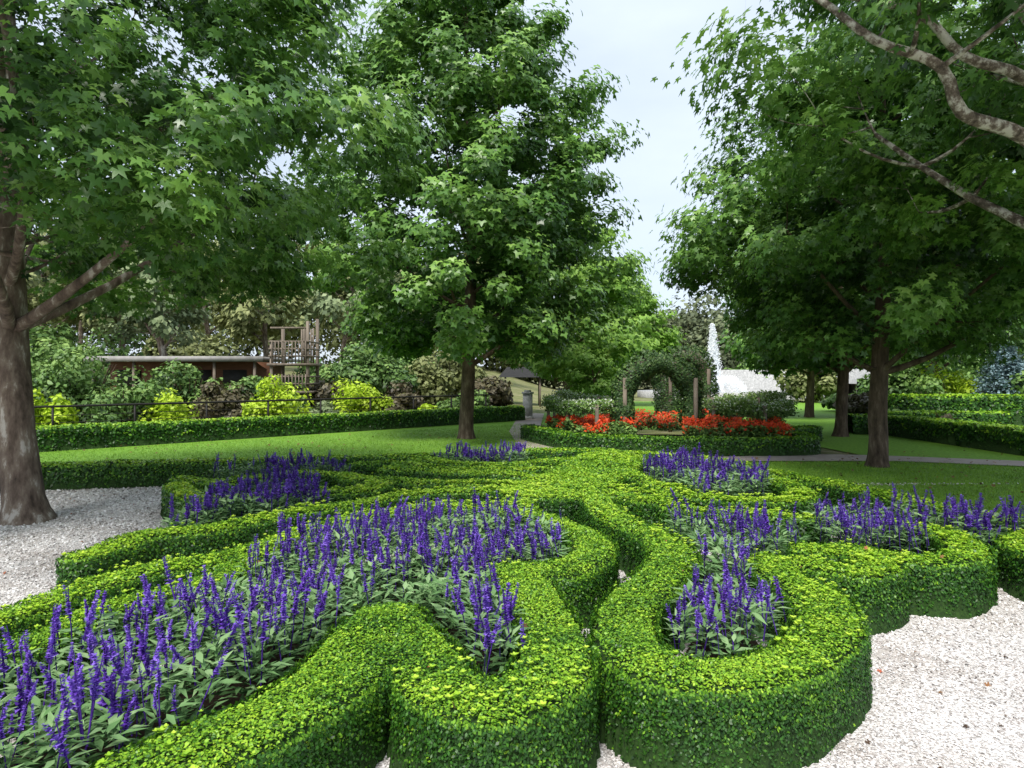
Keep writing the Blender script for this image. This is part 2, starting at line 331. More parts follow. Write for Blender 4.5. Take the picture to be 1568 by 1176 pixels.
ST=[
([(-1.82,1.8),(-1.5,2.36),(-1.28,2.7),(-1.06,3.0),(-.92,3.35),(-.83,3.8),(-.76,4.3)],.26),
([(-.76,4.28),(-.46,3.66),(-.32,3.29),(-.09,3.12),(.14,3.33),(.24,3.77),(.21,4.36),(.1,4.99),(.03,5.28)],.225),
([(.03,5.28),(.38,5.28),(.66,5.67),(.7,6.31),(.5,6.87),(.22,7.36),(-.18,7.73)],W),
([(-3.24,4.02),(-3.12,4.51),(-2.93,5.07),(-2.53,5.47),(-2.16,5.88)],.2),
([(-2.95,3.2),(-2.8,3.7),(-2.68,4.0),(-2.6,4.42),(-2.35,4.76),(-2.2,5.07),(-2.15,6.07),(-1.87,6.87),(-1.36,7.53),(-.65,7.9),(.12,7.9)],.19),
([(-3.59,5.73),(-3.41,6.31),(-3.01,6.64),(-2.56,7.2),(-2.0,7.85),(-1.4,8.5),(-.56,8.85),(.14,9.1)],.2),
([(-4.77,9.98),(-4.11,9.67),(-3.49,10.31),(-2.66,10.4),(-1.9,9.6),(-1.95,8.9),(-2.43,8.7)],.2),
([(-1.95,11.05),(-.83,10.6),(.15,10.2),(.89,9.87)],.24),
([(-4.6,9.4),(-3.87,8.36),(-3.3,8.2)],.2),
([(-2.3,9.9),(-1.5,9.75),(-.74,9.5),(.3,9.5)],.2),
([(-1.70,12.37),(-.69,11.45),(.18,11.63),(.78,12.1),(1.37,12.37)],.22),
([(.45,8.8),(.85,9.7),(1.2,10.7),(1.6,11.7),(1.85,12.6)],.66),
([(1.04,9.37),(1.05,7.54),(1.30,6.58),(1.35,5.73),(1.10,5.07),(.79,4.55),(.66,4.02),(.68,3.62),(.89,3.38),(1.24,3.46),(1.65,3.77),(1.97,4.24),(2.07,4.69),(2.02,5.07),(2.09,5.5)],W+.01),
([(2.09,5.52),(2.37,5.43),(2.62,5.2),(2.91,5.43),(2.94,5.84),(2.60,5.95)],.19),
([(2.94,5.95),(3.21,5.66),(3.52,5.55),(3.95,5.9),(4.10,6.44),(3.98,6.87)],.2),
([(4.75,5.3),(4.5,5.75),(4.62,6.2),(4.9,6.44)],.2),
([(4.04,10.67),(4.45,9.37),(4.80,8.14),(5.04,7.36),(5.36,6.87),(5.7,6.2)],.24),
([(1.8,11.4),(1.85,10.2),(2.12,9.1),(2.37,8.46),(2.93,8.14),(3.6,8.45),(3.85,9.37),(3.79,10.52)],.18),
([(1.0,9.10),(1.6,8.3),(2.19,7.6),(2.79,7.3),(3.14,7.19)],.18),
([(1.1,9.6),(1.5,9.0),(1.9,8.7)],.18),
([(-2.6,11.6),(-1.9,11.8),(-1.2,11.1),(-.2,10.9),(.8,10.9)],.17),
([(-9.2,11.25),(-5,12.1),(-1.7,12.9),(.6,13.6),(2.3,13.4),(3.6,12.3),(4.04,10.67)],.24),
]
f=hedge_field(-9.6,6.6,1.6,14.1,.03,ST)
hedge('parterre_hedge',f,.42,(M['box'],M['core']))
def sdf_at(x,y,f=f):
    xs,ys,_,_,D=f
    i=np.clip(((x-xs[0])/.03).astype(int),0,len(xs)-1); j=np.clip(((y-ys[0])/.03).astype(int),0,len(ys)-1); return D[j,i]
h1=hedge_field(-20,2,8,31,.06,[([(-19,9.8),(-12.4,16.6),(.2,29)],.35)])
hedge('clipped_hedge',h1,.6,(M['box'],M['core']),lmin=.045,tuft=False,topt=.6)
h2=hedge_field(11,18,10,32,.06,[([(12.6,12.5),(12.3,21.5)],.45),([(8,22.3),(12,22.3)],.35),([(13.6,24),(17,24)],.5)])
hedge('clipped_hedge',h2,.62,(M['box'],M['core']),lmin=.045,tuft=False,topt=.6)
h3=hedge_field(-.5,9,15.5,25,.05,[([(.5,20.4),(1.1,18.6),(1.8,17.2),(2.8,16.6),(3.6,16.5),(4.0,16.5),(5.5,16.3),(7.1,16.5),(7.5,18)],.25),([(7.6,19.5),(10,20.3)],.25)])
hedge('arbour_hedge',h3,.42,(M['box'],M['core']),lmin=.035,tuft=False,topt=.4)
h4=hedge_field(14,20,24,32,.08,[([(15.2,26),(19,26)],.8)])
hedge('clipped_hedge',h4,1.15,(M['box'],M['core']),lmin=.06,tuft=False,topt=.6)

# ------------------------------------------------------------------ salvia beds
BEDS=[
[(-2.49,2.95),(-2.5,3.56),(-2.3,4.12),(-2.04,4.91),(-1.92,5.84),(-1.66,6.58),(-.99,7.19),(-.17,7.36),(.42,6.58),(.36,5.62),(-.07,5.24),(.03,4.36),(.02,3.77),(-.12,3.56),(-.3,3.77),(-.6,4.36),(-.88,4.76),(-1.07,4.24),(-1.23,3.64),(-1.48,3.19),(-1.69,2.79),(-1.89,2.4),(-2.6,2.3)],
[(-3.35,6.44),(-3.12,7.19),(-2.69,7.73),(-2.21,8.14),(-2.65,9.1),(-3.37,9.67),(-3.6,9.1),(-3.54,8.14),(-3.55,7.36)],
[(-4.58,10.3),(-3.82,11.3),(-2.74,11.3),(-2.69,10.67),(-3.71,10.1)],
[(-1.7,12.4),(-.96,11.9),(.19,12.2),(.21,13.2),(-.86,13),(-1.6,12.7)],
[(2.23,11.3),(2.28,9.67),(2.5,8.84),(3.3,8.94),(3.6,9.67),(3.6,11.05),(3,12.3)],
[(1.45,6.9),(2.08,6.87),(2.75,6.58),(2.39,5.95),(1.95,5.8),(1.75,5.1),(1.7,4.6),(1.55,4.12),(1.25,3.77),(.99,3.87),(1.0,4.24),(1.39,5.07),(1.6,5.84)],
[(3.2,7.54),(4.04,7.73),(4.48,7.36),(3.84,6.31),(3.23,6.19),(3.0,6.72)],
[(4.44,7.19),(5.1,6.87),(5.0,6.07),(4.32,6.31)],
]
def spike_tmpl(seed):
    r=np.random.default_rng(seed); g=Geo()
    tube(g,[[0,0,-1.2],[.01,0,-.3],[0,.01,.3],[0.02,0,.95]],[.022,.02,.018,.008],3,.0)
    bend=r.uniform(-.16,.16,2); gap=r.uniform(.02,.2)
    for k in range(18):
        z=k/18; rr=.10*(1-.62*z)*(1 if k>1 else .6)*r.uniform(.75,1.2)
        if k<6 and r.random()<gap*2: continue
        for j in range(4):
            a=j*2*math.pi/4+k*.63+r.uniform(-.3,.3)
            T=np.array([[math.cos(a),math.sin(a),r.uniform(-.1,.9)]]); P=np.array([[math.cos(a)*rr*.5+bend[0]*z*z,math.sin(a)*rr*.5+bend[1]*z*z,z+r.uniform(-.02,.02)]])
            leaves(g,DIAM,P,np.array([[-math.cos(a)*.3+r.normal()*.4,-math.sin(a)*.3+r.normal()*.4,1]]),T,np.array([rr*r.uniform(1.3,2.1)]),np.array([r.uniform(.1,.75)]))
    v=np.concatenate(g.v); l=np.concatenate(g.l); n=np.concatenate(g.n); t=np.concatenate(g.t)
    F=[];c=0
    for k in n: F.append(l[c:c+k]); c+=k
    return (v,F,t)
SP=[spike_tmpl(i) for i in range(7)]
for bi,b in enumerate(BEDS):
    root=empty('salvia_plant_bed'); b=np.array(b)
    area=.5*abs(np.sum(b[:,0]*np.roll(b[:,1],-1)-b[:,1]*np.roll(b[:,0],-1)))
    sheet('bed_soil',[tuple(p) for p in b],.03,M['soil'],root)
    near=np.hypot(b[:,0].mean(),b[:,1].mean())
    want=int(area*46); x=rng.uniform(b[:,0].min(),b[:,0].max(),want*12); y=rng.uniform(b[:,1].min(),b[:,1].max(),want*12)
    ok=in_poly(x,y,b)&(sdf_at(x,y)>.05); x=x[ok];y=y[ok]
    keep=[]
    for i in range(len(x)):
        if all((x[i]-x[j])**2+(y[i]-y[j])**2>.0115 for j in keep): keep.append(i)
        if len(keep)>=want: break
    x=x[keep];y=y[keep]; n=len(x)
    hh=.38+.13*vnoise(x*2,y*2,7)+rng.normal(0,.03,n)
    G=Geo(); nl=38
    px=np.repeat(x,nl);py=np.repeat(y,nl);ph=np.repeat(hh,nl); m=len(px)
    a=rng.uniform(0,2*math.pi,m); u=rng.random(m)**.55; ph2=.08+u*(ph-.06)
    rr=rng.uniform(0,.07,m); T=np.stack([np.cos(a),np.sin(a),rng.uniform(-.15,.9,m)],-1)
    P=np.stack([px+np.cos(a)*rr,py+np.sin(a)*rr,ph2],-1)
    Nn=np.stack([-np.cos(a)*.3,-np.sin(a)*.3,np.ones(m)],-1)+rng.normal(0,.25,(m,3))
    ls=rng.uniform(.055,.12,m)*(1 if near<8 else 1.25)
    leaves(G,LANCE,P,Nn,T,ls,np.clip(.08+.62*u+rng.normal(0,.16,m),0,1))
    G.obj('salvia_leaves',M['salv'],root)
    G=Geo(); ns=4
    px=np.repeat(x,ns)+rng.normal(0,.05,n*ns);py=np.repeat(y,ns)+rng.normal(0,.05,n*ns);ph=np.repeat(hh,ns); m=len(px)
    dens=(.10+.74*np.clip((vnoise(px*1.7,py*1.7,4.4)-.28)*2.1,0,1))
    if bi==0: dens=dens*(1+.5*np.clip((py-4.6)/1.2,0,1))
    keep=rng.random(m)<dens; px=px[keep];py=py[keep];ph=ph[keep];m=len(px)
    z=ph+rng.uniform(-.05,.09,m); sc=rng.uniform(.08,.20,m)
    Zx=nrm(np.stack([rng.normal(0,.18,m),rng.normal(0,.18,m),np.ones(m)],-1)); Xx=nrm(np.cross(rand_dirs(m),Zx)); Yx=np.cross(Zx,Xx)
    R=np.stack([Xx,Yx,Zx],-1); P=np.stack([px,py,z],-1); tn=rng.uniform(-.05,.4,m)
    wsel=rng.integers(0,7,m)
    for k in range(7):
        s=wsel==k; v,F,t=SP[k]
        wide=1.3 if near<8 else 1.8
        instances(G,(v*np.array([wide,wide,1]),F),P[s],R[s],sc[s],tn[s],t)
    G.obj('salvia_flowers',M['spike'],root)

# ------------------------------------------------------------------ pebbles and litter
PEB=(np.array([[1,0,0],[-.9,.1,0],[0,1,.1],[.1,-.9,0],[0,0,.7],[0,0,-.6]])*.5,[[0,2,4],[2,1,4],[1,3,4],[3,0,4]])
G=Geo(); n=120000
d=3.0*np.exp(rng.random(n)*math.log(12/3.0)); ang=rng.uniform(-.68,.68,n); x=d*np.tan(ang); y=d
ok=(sdf_at(x,y)>.02)&~in_poly(x,y,[(4.0,11.6),(4.6,9.6),(5.3,7.5),(7,4),(16,4),(16,12.4)])&~((y>11.3+.16*(x+9.2)))
for b in BEDS: ok&=~in_poly(x,y,b)
x=x[ok];y=y[ok];d=d[ok];n=len(x)
Zx=nrm(rng.normal(0,.5,(n,3))+[0,0,1]); Xx=nrm(np.cross(rand_dirs(n),Zx)); R=np.stack([Xx,np.cross(Zx,Xx),Zx],-1)
pt=np.clip(rng.random(n)*.85+.30*(vnoise(x*1.8,y*1.8,6.6)-.35)+.15*(vnoise(x*6,y*6,2.6)-.5)+.05,0,1)
instances(G,PEB,np.stack([x,y,0*x+.004],-1),R,np.maximum(.011,.0034*d)*rng.uniform(.6,1.6,n),pt)
G.obj('gravel_stones',M['peb'])
G=Geo(); n=1500
x=rng.uniform(-9,9,n);y=rng.uniform(3,13,n); s=sdf_at(x,y); z=np.where(s<-.03,.435,np.where(s>.05,.012,-1)); k=(z>0)&((z<.1)|(rng.random(n)<.2)); x=x[k];y=y[k];z=z[k];n=len(x)
leaves(G,STAR,np.stack([x,y,z],-1),rng.normal(0,.4,(n,3))+[0,0,1],rand_dirs(n),rng.uniform(.012,.05,n)*np.where(z>.1,1.1,1),np.where(z>.1,rng.random(n),rng.random(n)**2))
G.obj('fallen_leaves',M['litter'])

# ------------------------------------------------------------------ trees
def tree(name,base,H,r0,zc,prof,ncl,nleaf,lsize,tmpl,mat,bark,lean=(0,0),seed=1,nl=12,thr=.3,csz=.42,tshift=0,cuts=None,limbs=()):
    r=np.random.default_rng(seed); root=empty(name); G=Geo()
    b=np.array([base[0],base[1],float(gz(base[0],base[1]))])
    def axis(z):
        t=z/H; return b+np.array([lean[0]*t+.08*math.sin(t*7+seed),lean[1]*t+.08*math.cos(t*6+seed),z])
    zz=np.concatenate([[-.1,.0,.12,.3],np.linspace(.6,H*.93,22)]); pts=np.array([axis(z) for z in zz])
    rad=r0*np.clip(1-zz/H*.9,.05,1)**.85*(1+.3*np.exp(-np.maximum(zz,0)/.15)); 
    th=18; tube(G,pts,rad,th,.5)
    v=G.v[-1]; v+= (vnoise(v[:,0]*6,v[:,1]*6,v[:,2]*2)[:,None]-.5)*(v-np.repeat(pts,th,axis=0))*.35
    pz=np.array([p[0] for p in prof]); pr=np.array([p[1] for p in prof])
    def R(z): return np.interp((z-zc)/(H-zc),pz,pr)
    nodes=[];nr=[]
    for z in np.linspace(zc*.75,H*.9,24): nodes.append(axis(z)); nr.append(min(.10,r0*.4*(1-z/H*.6)))
    def branch(a,c,ra,sides=6):
        d=c-a; L=np.linalg.norm(d); t=np.linspace(0,1,6)[:,None]
        sag=np.array([0,0,1])*L*.10; wob=r.normal(0,.05*L,3)
        p=a+d*t+ (np.sin(t*math.pi))*(wob*.6-sag*.6)
        rr=ra*(1-t[:,0]*.65)
        tube(G,p,rr,sides,.5)
        for i in range(1,6): nodes.append(p[i]); nr.append(rr[i]*.75)
    for pl,ra,rb in limbs:
        c=catmull(pl,.15)
        rr=np.linspace(ra,rb,len(c)); tube(G,c+ (vnoise(c[:,0]*3,c[:,1]*3,c[:,2]*3)[:,None]-.5)*.08,rr,10,.5)
        for i in range(2,len(c),2): nodes.append(c[i]); nr.append(rr[i]*.6)
    for i in range(nl):
        a=i*2.4+r.uniform(-.4,.4); zf=(i+.5)/nl; z=zc+ (H-zc)*(.05+.75*zf); rr=R(z)*.62
        ax=axis(z); c=ax+np.array([math.cos(a)*rr,math.sin(a)*rr,0]); st=axis(max(zc*.72,z-.75*rr-.2))
        branch(st,c,max(.035,r0*.40*(1-zf*.7)),8)
    cs=[]
    tries=0
    while len(cs)<ncl and tries<ncl*30:
        tries+=1
        z=zc+(H-zc)*r.random(); rmax=R(z)
        if r.random()>rmax/pr.max(): continue
        a=r.uniform(0,2*math.pi); lob=.78+.45*float(vnoise(math.cos(a)*1.6+seed,math.sin(a)*1.6+seed,z*.55))
        rr=rmax*lob*(r.random()**.38)
        c=axis(z)+np.array([math.cos(a)*rr,math.sin(a)*rr,-.12*rr])
        if float(vnoise(c[0]*.75+seed*3,c[1]*.75,c[2]*.75))<thr: continue
        if cuts is not None and cuts(c): continue
        cs.append(c)
    cs=np.array(cs); ax0=np.array([axis(c[2]) for c in cs]); out=cs-ax0; out[:,2]=.25*np.linalg.norm(out[:,:2],axis=1); rad0=np.linalg.norm((cs-ax0)[:,:2],axis=1)
    order=np.argsort(rad0)
    for i in order:
        A=np.array(nodes); dv=cs[i]-A; dist=np.linalg.norm(dv,axis=1)+1.2*np.maximum(0,A[:,2]-cs[i][2]+.25*np.linalg.norm(dv[:,:2],axis=1))
        j=int(np.argmin(dist)); 
        if np.linalg.norm(dv[j])<.15: continue
        branch(A[j],cs[i],min(nr[j],.035),4)
    G.obj('trunk_and_limbs',bark,root,smooth=True)
    K=len(cs); out=nrm(out+[0,0,.15]); n=K*nleaf
    sz=csz*r.uniform(.6,1.4,K)
    u=nrm(r.normal(size=(K,nleaf,3)))*(r.random((K,nleaf,1))**.4)
    along=(r.random((K,nleaf))*2-1)
    P=cs[:,None]+u*(sz[:,None,None]*np.array([1.0,1.0,.72]))+out[:,None]*(along*sz[:,None]*.55)[...,None]
    rel=P-cs[:,None]
    Nn=.55*out[:,None]+.55*nrm(rel)+np.array([0,0,.6])+r.normal(0,.36,(K,nleaf,3))
    T=nrm(rel)*.8+out[:,None]*.6+np.array([0,0,-.45])+r.normal(0,.4,(K,nleaf,3))
    hz=(P[...,2]-zc-b[2])/(H-zc)
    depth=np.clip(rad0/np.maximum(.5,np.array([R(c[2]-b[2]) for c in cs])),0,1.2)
    tn=.36+.30*(depth[:,None]-.5)+.28*rel[...,2]/sz[:,None]+r.normal(0,.10,(K,nleaf))+r.normal(0,.10,K)[:,None]+.10*hz+tshift  # tint paints top-lit clumps and shaded crown gaps into the leaf colour
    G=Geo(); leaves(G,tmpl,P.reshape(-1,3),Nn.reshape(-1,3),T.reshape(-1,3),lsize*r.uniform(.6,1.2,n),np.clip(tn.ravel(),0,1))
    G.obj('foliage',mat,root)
    return root
ell=[(0,.5),(.06,.82),(.2,1),(.4,.95),(.6,.75),(.8,.45),(.93,.2),(1,.05)]
def pf(s,p=ell): return [(a,b*s) for a,b in p]
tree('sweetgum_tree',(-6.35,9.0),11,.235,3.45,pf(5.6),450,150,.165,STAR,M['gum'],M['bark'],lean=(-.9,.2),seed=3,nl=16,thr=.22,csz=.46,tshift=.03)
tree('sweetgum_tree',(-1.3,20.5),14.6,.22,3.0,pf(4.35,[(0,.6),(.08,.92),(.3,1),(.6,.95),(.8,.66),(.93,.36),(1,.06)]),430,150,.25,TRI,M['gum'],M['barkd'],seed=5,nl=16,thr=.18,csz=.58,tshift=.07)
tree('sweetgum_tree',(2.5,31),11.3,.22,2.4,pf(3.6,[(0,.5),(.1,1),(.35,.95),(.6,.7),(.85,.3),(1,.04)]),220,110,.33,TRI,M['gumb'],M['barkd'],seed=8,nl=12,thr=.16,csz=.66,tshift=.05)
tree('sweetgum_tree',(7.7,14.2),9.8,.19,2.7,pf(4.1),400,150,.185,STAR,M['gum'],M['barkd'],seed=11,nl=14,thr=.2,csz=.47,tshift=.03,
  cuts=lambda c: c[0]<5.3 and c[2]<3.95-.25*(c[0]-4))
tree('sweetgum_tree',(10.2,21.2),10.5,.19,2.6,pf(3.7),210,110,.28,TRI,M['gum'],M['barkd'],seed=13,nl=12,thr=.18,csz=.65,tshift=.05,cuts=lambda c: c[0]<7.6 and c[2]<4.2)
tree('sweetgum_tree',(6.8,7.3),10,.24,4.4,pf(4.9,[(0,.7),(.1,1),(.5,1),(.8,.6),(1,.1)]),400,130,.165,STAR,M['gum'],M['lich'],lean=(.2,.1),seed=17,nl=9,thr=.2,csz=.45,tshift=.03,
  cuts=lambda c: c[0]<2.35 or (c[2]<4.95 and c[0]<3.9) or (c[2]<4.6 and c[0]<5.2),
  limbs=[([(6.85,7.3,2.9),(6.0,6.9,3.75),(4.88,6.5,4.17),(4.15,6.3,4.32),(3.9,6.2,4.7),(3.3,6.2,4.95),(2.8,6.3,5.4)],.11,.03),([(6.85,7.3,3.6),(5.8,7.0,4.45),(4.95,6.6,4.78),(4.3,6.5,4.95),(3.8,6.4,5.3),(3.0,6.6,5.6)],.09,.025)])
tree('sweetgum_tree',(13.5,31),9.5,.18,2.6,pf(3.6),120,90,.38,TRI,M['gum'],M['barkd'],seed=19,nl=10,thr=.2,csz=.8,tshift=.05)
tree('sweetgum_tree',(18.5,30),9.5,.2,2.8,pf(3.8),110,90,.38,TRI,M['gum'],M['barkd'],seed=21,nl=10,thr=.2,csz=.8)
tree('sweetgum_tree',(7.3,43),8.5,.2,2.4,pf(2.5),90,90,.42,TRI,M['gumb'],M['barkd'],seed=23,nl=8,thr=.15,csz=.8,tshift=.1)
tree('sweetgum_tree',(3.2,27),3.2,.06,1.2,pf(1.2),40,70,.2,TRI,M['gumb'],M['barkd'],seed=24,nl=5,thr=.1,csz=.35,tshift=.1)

# ------------------------------------------------------------------ shrubs and backdrop
def shrub(name,x,y,rx,rz,n,L,mat,seed,tmpl=DIAM,lumps=14,zb=None,tsh=0,core=True,ry=None,parent=None):
    r=np.random.default_rng(seed); ry=ry or rx; z0=float(gz(x,y)) if zb is None else zb
    root=empty(name) if parent is None else parent
    c=r.normal(size=(lumps,3)); c=c/np.linalg.norm(c,axis=1,keepdims=True)*r.uniform(.25,.78,(lumps,1)); c[:,2]=np.abs(c[:,2])
    C=np.array([x,y,z0+rz*.22])+c*np.array([rx,ry,rz*.95]); rad=r.uniform(.22,.46,lumps)
    per=n//lumps; d=nrm(r.normal(size=(lumps,per,3))); rr=(.7+.45*r.random((lumps,per,1)))
    P=C[:,None]+d*rr*rad[:,None,None]*np.array([rx,ry,rz*.75])
    P[...,2]=np.maximum(P[...,2],z0+.02)
    Nn=d+r.normal(0,.5,d.shape)+[0,0,.4]; T=r.normal(size=d.shape)+[0,0,.3]
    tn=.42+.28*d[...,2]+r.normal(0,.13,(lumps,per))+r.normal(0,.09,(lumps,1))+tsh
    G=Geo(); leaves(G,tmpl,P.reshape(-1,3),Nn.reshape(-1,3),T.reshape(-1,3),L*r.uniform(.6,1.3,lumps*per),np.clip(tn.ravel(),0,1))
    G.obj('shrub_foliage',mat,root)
    G=Geo()
    for i in range(7):
        a=r.uniform(0,6.28); tube(G,[[x,y,z0-.1],[x+math.cos(a)*rx*.25,y+math.sin(a)*ry*.25,z0+rz*.4],[x+math.cos(a)*rx*.5,y+math.sin(a)*ry*.5,z0+rz*.8]],[.04,.03,.01],5)
    G.obj('shrub_stems',M['barkd'],root)
    return root
def at(b,d): return (b-784)/1045*d
S=[(40,24,2.2,2.3,'shrub'),(130,23,2.0,2.6,'shrub'),(190,22,1.6,1.8,'shrub'),(-60,22,2.2,2.4,'shrub'),
(330,25,1.4,1.4,'purp'),(380,26,1.2,1.5,'shrub'),(290,27,1.5,1.8,'shrub'),(500,30,1.6,1.4,'purp'),(480,34,2.0,2.0,'shrub'),(450,27,1.0,.9,'shrub'),
(560,33,2.6,2.8,'shrub'),(620,31,1.3,1.3,'purp'),(650,35,2.0,2.2,'olive'),(600,38,3,3.4,'shrub'),
(745,36,1.7,1.9,'purp'),(690,42,2.4,2.8,'olive'),(370,34,2.0,2.4,'grey'),(230,34,2.0,2.6,'olive'),(120,31,3,3.2,'shrub'),(20,33,3.5,4,'shrub'),(300,36,2.4,2.8,'olive'),
(590,26.5,1.0,.7,'purp'),(690,30,.8,.8,'shrub'),(655,29,.7,.7,'lime'),(720,33,1.0,1.0,'shrub'),(500,26,1.0,.8,'grey'),(340,22,.9,.6,'grey'),(150,20,1.0,.7,'shrub')]
for i,(px,d,rx,rz,m) in enumerate(S):
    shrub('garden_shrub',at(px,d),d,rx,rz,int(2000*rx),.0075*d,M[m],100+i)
for i,(px,d,rx,rz) in enumerate([(12,20,1.0,1.9),(75,20.5,.8,1.3),(258,22,.8,1.35),(425,24.5,1.1,1.8),(545,26.5,1.25,1.8),(400,24,.7,1.2),(572,26.5,.8,1.3)]):
    shrub('lime_shrub',at(px,d),d,rx,rz,2600,.15,M['lime'],200+i,lumps=22)
S=[(1420,27,1.6,1.6,'shrub'),(1395,38,3,4,'shrub'),(1500,28,1.3,1.0,'grey'),(1480,42,4,5,'shrub'),(1575,38,3,4.5,'shrub'),(1620,26,2,2.2,'shrub'),(1330,34,1.4,1.0,'purp'),(1300,36,1.3,1.0,'shrub'),(1380,26,1.0,.8,'shrub'),(1435,24,.8,.6,'purp'),(1250,48,2.5,3,'olive')]
for i,(px,d,rx,rz,m) in enumerate(S): shrub('garden_shrub',at(px,d),d,rx,rz,int(2000*rx),.0075*d,M[m],300+i)
shrub('golden_shrub',at(1462,28.5),28.5,1.35,2.4,3000,.17,M['lime'],350,tsh=-.05)
G=Geo(); root=empty('ornamental_grass')
for cx in (at(1515,23),at(1550,22.3),at(1480,24)):
    n=700; a=rng.uniform(0,6.28,n); l=rng.uniform(.6,1.1,n); T=np.stack([np.cos(a)*.6,np.sin(a)*.6,rng.uniform(.5,1.3,n)],-1)
    leaves(G,(np.array([[0,-.012,0],[0,.012,0],[.6,.01,.0],[1,0,-.25],[.6,-.01,0]]),[[0,4,2,1],[4,3,2]]),np.stack([cx+rng.normal(0,.15,n),23+rng.normal(0,.15,n),0*a],-1),rand_dirs(n)*.3+[0,0,1],T,l,rng.random(n))
G.obj('grass_blades',M['grey'],root)
def conifer(name,x,y,H,R,mat,seed):
    r=np.random.default_rng(seed); root=empty(name); z0=float(gz(x,y)); G=Geo(); tube(G,[[x,y,z0],[x,y,z0+H*.5],[x,y,z0+H]],[.12,.08,.01],8); B=Geo()
    for k in range(150):
        t=r.random()**.8; z=z0+H*(.04+.94*t); a=r.uniform(0,6.28); L=R*(1-t)*r.uniform(.8,1.1)+.1
        e=np.array([x+math.cos(a)*L,y+math.sin(a)*L,z+.15*L]); s=np.array([x,y,z]); tube(G,[s,(s+e)/2-[0,0,.05],e],[.025,.015,.005],4)
        m=130; u=r.random(m)**.6; P=s+(e-s)*u[:,None]+r.normal(0,.09,(m,3))*(1+L*.3); leaves(B,DIAM,P,r.normal(0,.5,(m,3))+[0,0,1],(e-s)+r.normal(0,.5,(m,3)),.12*r.uniform(.6,1.3,m),np.clip(.3+.5*u+r.normal(0,.15,m),0,1))
    G.obj('conifer_branches',M['barkd'],root); B.obj('conifer_needles',mat,root)
conifer('blue_spruce_tree',at(1540,27),27,3.1,1.7,M['blue'],1)
conifer('blue_spruce_tree',at(1450,31),31,1.6,1.5,M['blue'],2)
k=0
for px,d,H,R in [(60,40,10,3.6),(180,36,9,3.0),(262,30,8,2.2),(330,46,11,4),(415,40,8.5,2.8),(520,48,11,4),(600,52,11,4),(-40,34,10,4),(120,55,13,5),(470,60,14,5),(700,60,12,5),(250,58,14,5),(-120,40,10,4)]:
    k+=1
    tree('eucalyptus_tree',(at(px,d),d),H,.19,H*.38,pf(R),55,70,.010*d,DIAM,M['olive'] if k%3 else M['grey'],M['bark'],lean=(rng.uniform(-1.5,1.5),0),seed=400+k,nl=8,thr=.3,csz=R*.2,tshift=rng.uniform(.05,.2))
root=empty('distant_trees')
for i,(px,d,rx,rz,m) in enumerate([(1020,85,6,10,'far'),(1070,88,7,12,'far'),(1100,76,4.5,8.5,'far'),(1135,80,6,9,'far'),(960,90,8,11,'olive'),(880,95,8,9,'olive'),(1200,80,8,9,'shrub'),(1300,80,9,11,'olive'),(1400,75,8,10,'shrub'),(1500,70,8,10,'olive'),(1600,70,8,12,'olive'),(800,90,9,10,'olive'),(700,85,9,11,'olive'),(560,85,10,13,'olive'),(400,85,11,14,'olive'),(250,80,11,14,'grey'),(80,75,11,14,'olive'),(-60,70,11,14,'olive'),(1040,110,12,12,'far'),(1160,72,4,3.4,'shrub'),(920,60,3,3,'shrub')]):
    shrub('x',at(px,d),d,rx,rz,6500,.0075*d,M[m],500+i,lumps=44,parent=root,tsh=.0)

# ------------------------------------------------------------------ fence
G=Geo(); root=empty('garden_fence')
fp=catmull([(-20,11.5),(-13.3,18),(-6.5,24.7),(-.8,30.4)],.5)
for i,p in enumerate(fp):
    if i%4==0: box(G,(p[0],p[1],.5),(.05,.05,1.1),.78)
for hgt,th in((1.05,.07),(.8,.02),(.6,.02),(.4,.02),(.2,.02)):
    tube(G,[[p[0],p[1],hgt] for p in fp],[th/2]*len(fp),6)
G.obj('rails_and_posts',M['dark'],root)
def building():
    root=empty('timber_pavilion'); x,y=at(310,31),31; z0=float(gz(x,y))
    G=Geo(); box(G,(x,y,z0+.95),(6.0,4,1.9)); G.obj('walls',M['rust'],root)
    G=Geo(); box(G,(x,y,z0+2.03),(7.4,5.4,.12)); box(G,(x,y-2.73,z0+2.0),(7.5,.05,.22)); G.obj('roof',M['roof'],root)
    G=Geo(); 
    for i in range(4): box(G,(x-2.2+i*1.5,y-2.02,z0+1.15),(1.0,.05,.8))
    G.obj('windows',M['dark'],root)
    G=Geo()
    for i in range(5): box(G,(x-3.4+i*1.68,y-2.5,z0+.98),(.1,.1,1.96))
    G.obj('verandah_posts',M['wood'],root)
building()
def lookout():
    root=empty('wooden_treehouse'); x,y=at(452,29),29; z0=float(gz(x,y)); G=Geo()
    for a,b,h in((-.75,-.7,3.1),(.75,-.7,3.9),(-.75,.7,3.7),(.75,.7,4.1)): box(G,(x+a,y+b,z0+h/2),(.12,.12,h))
    for z in(.95,2.1): box(G,(x,y,z0+z),(1.8,1.7,.1))
    for z in(1.3,1.6,2.45,2.75,3.05): 
        box(G,(x,y-.79,z0+z),(1.7,.04,.07)); box(G,(x-.83,y,z0+z),(.04,1.6,.07)); box(G,(x+.83,y,z0+z),(.04,1.6,.07))
    for i in range(11): box(G,(x-.7+i*.14,y-.83,z0+2.6),(.04,.03,.95))
    for i in range(11): box(G,(x-.7+i*.14,y-.83,z0+1.35),(.04,.03,.7))
    for i in range(7): box(G,(x-1.05-i*.13,y-.5,z0+.95-i*.13),(.14,.7,.04))
    for i in range(6): box(G,(x+.1+i*.1,y+.6,z0+2.9),(.07,.04,1.5+.1*(i%2)))
    box(G,(x,y-.7,z0+3.62),(1.6,.06,.08))
    G.obj('timber_frame',M['wood'],root)
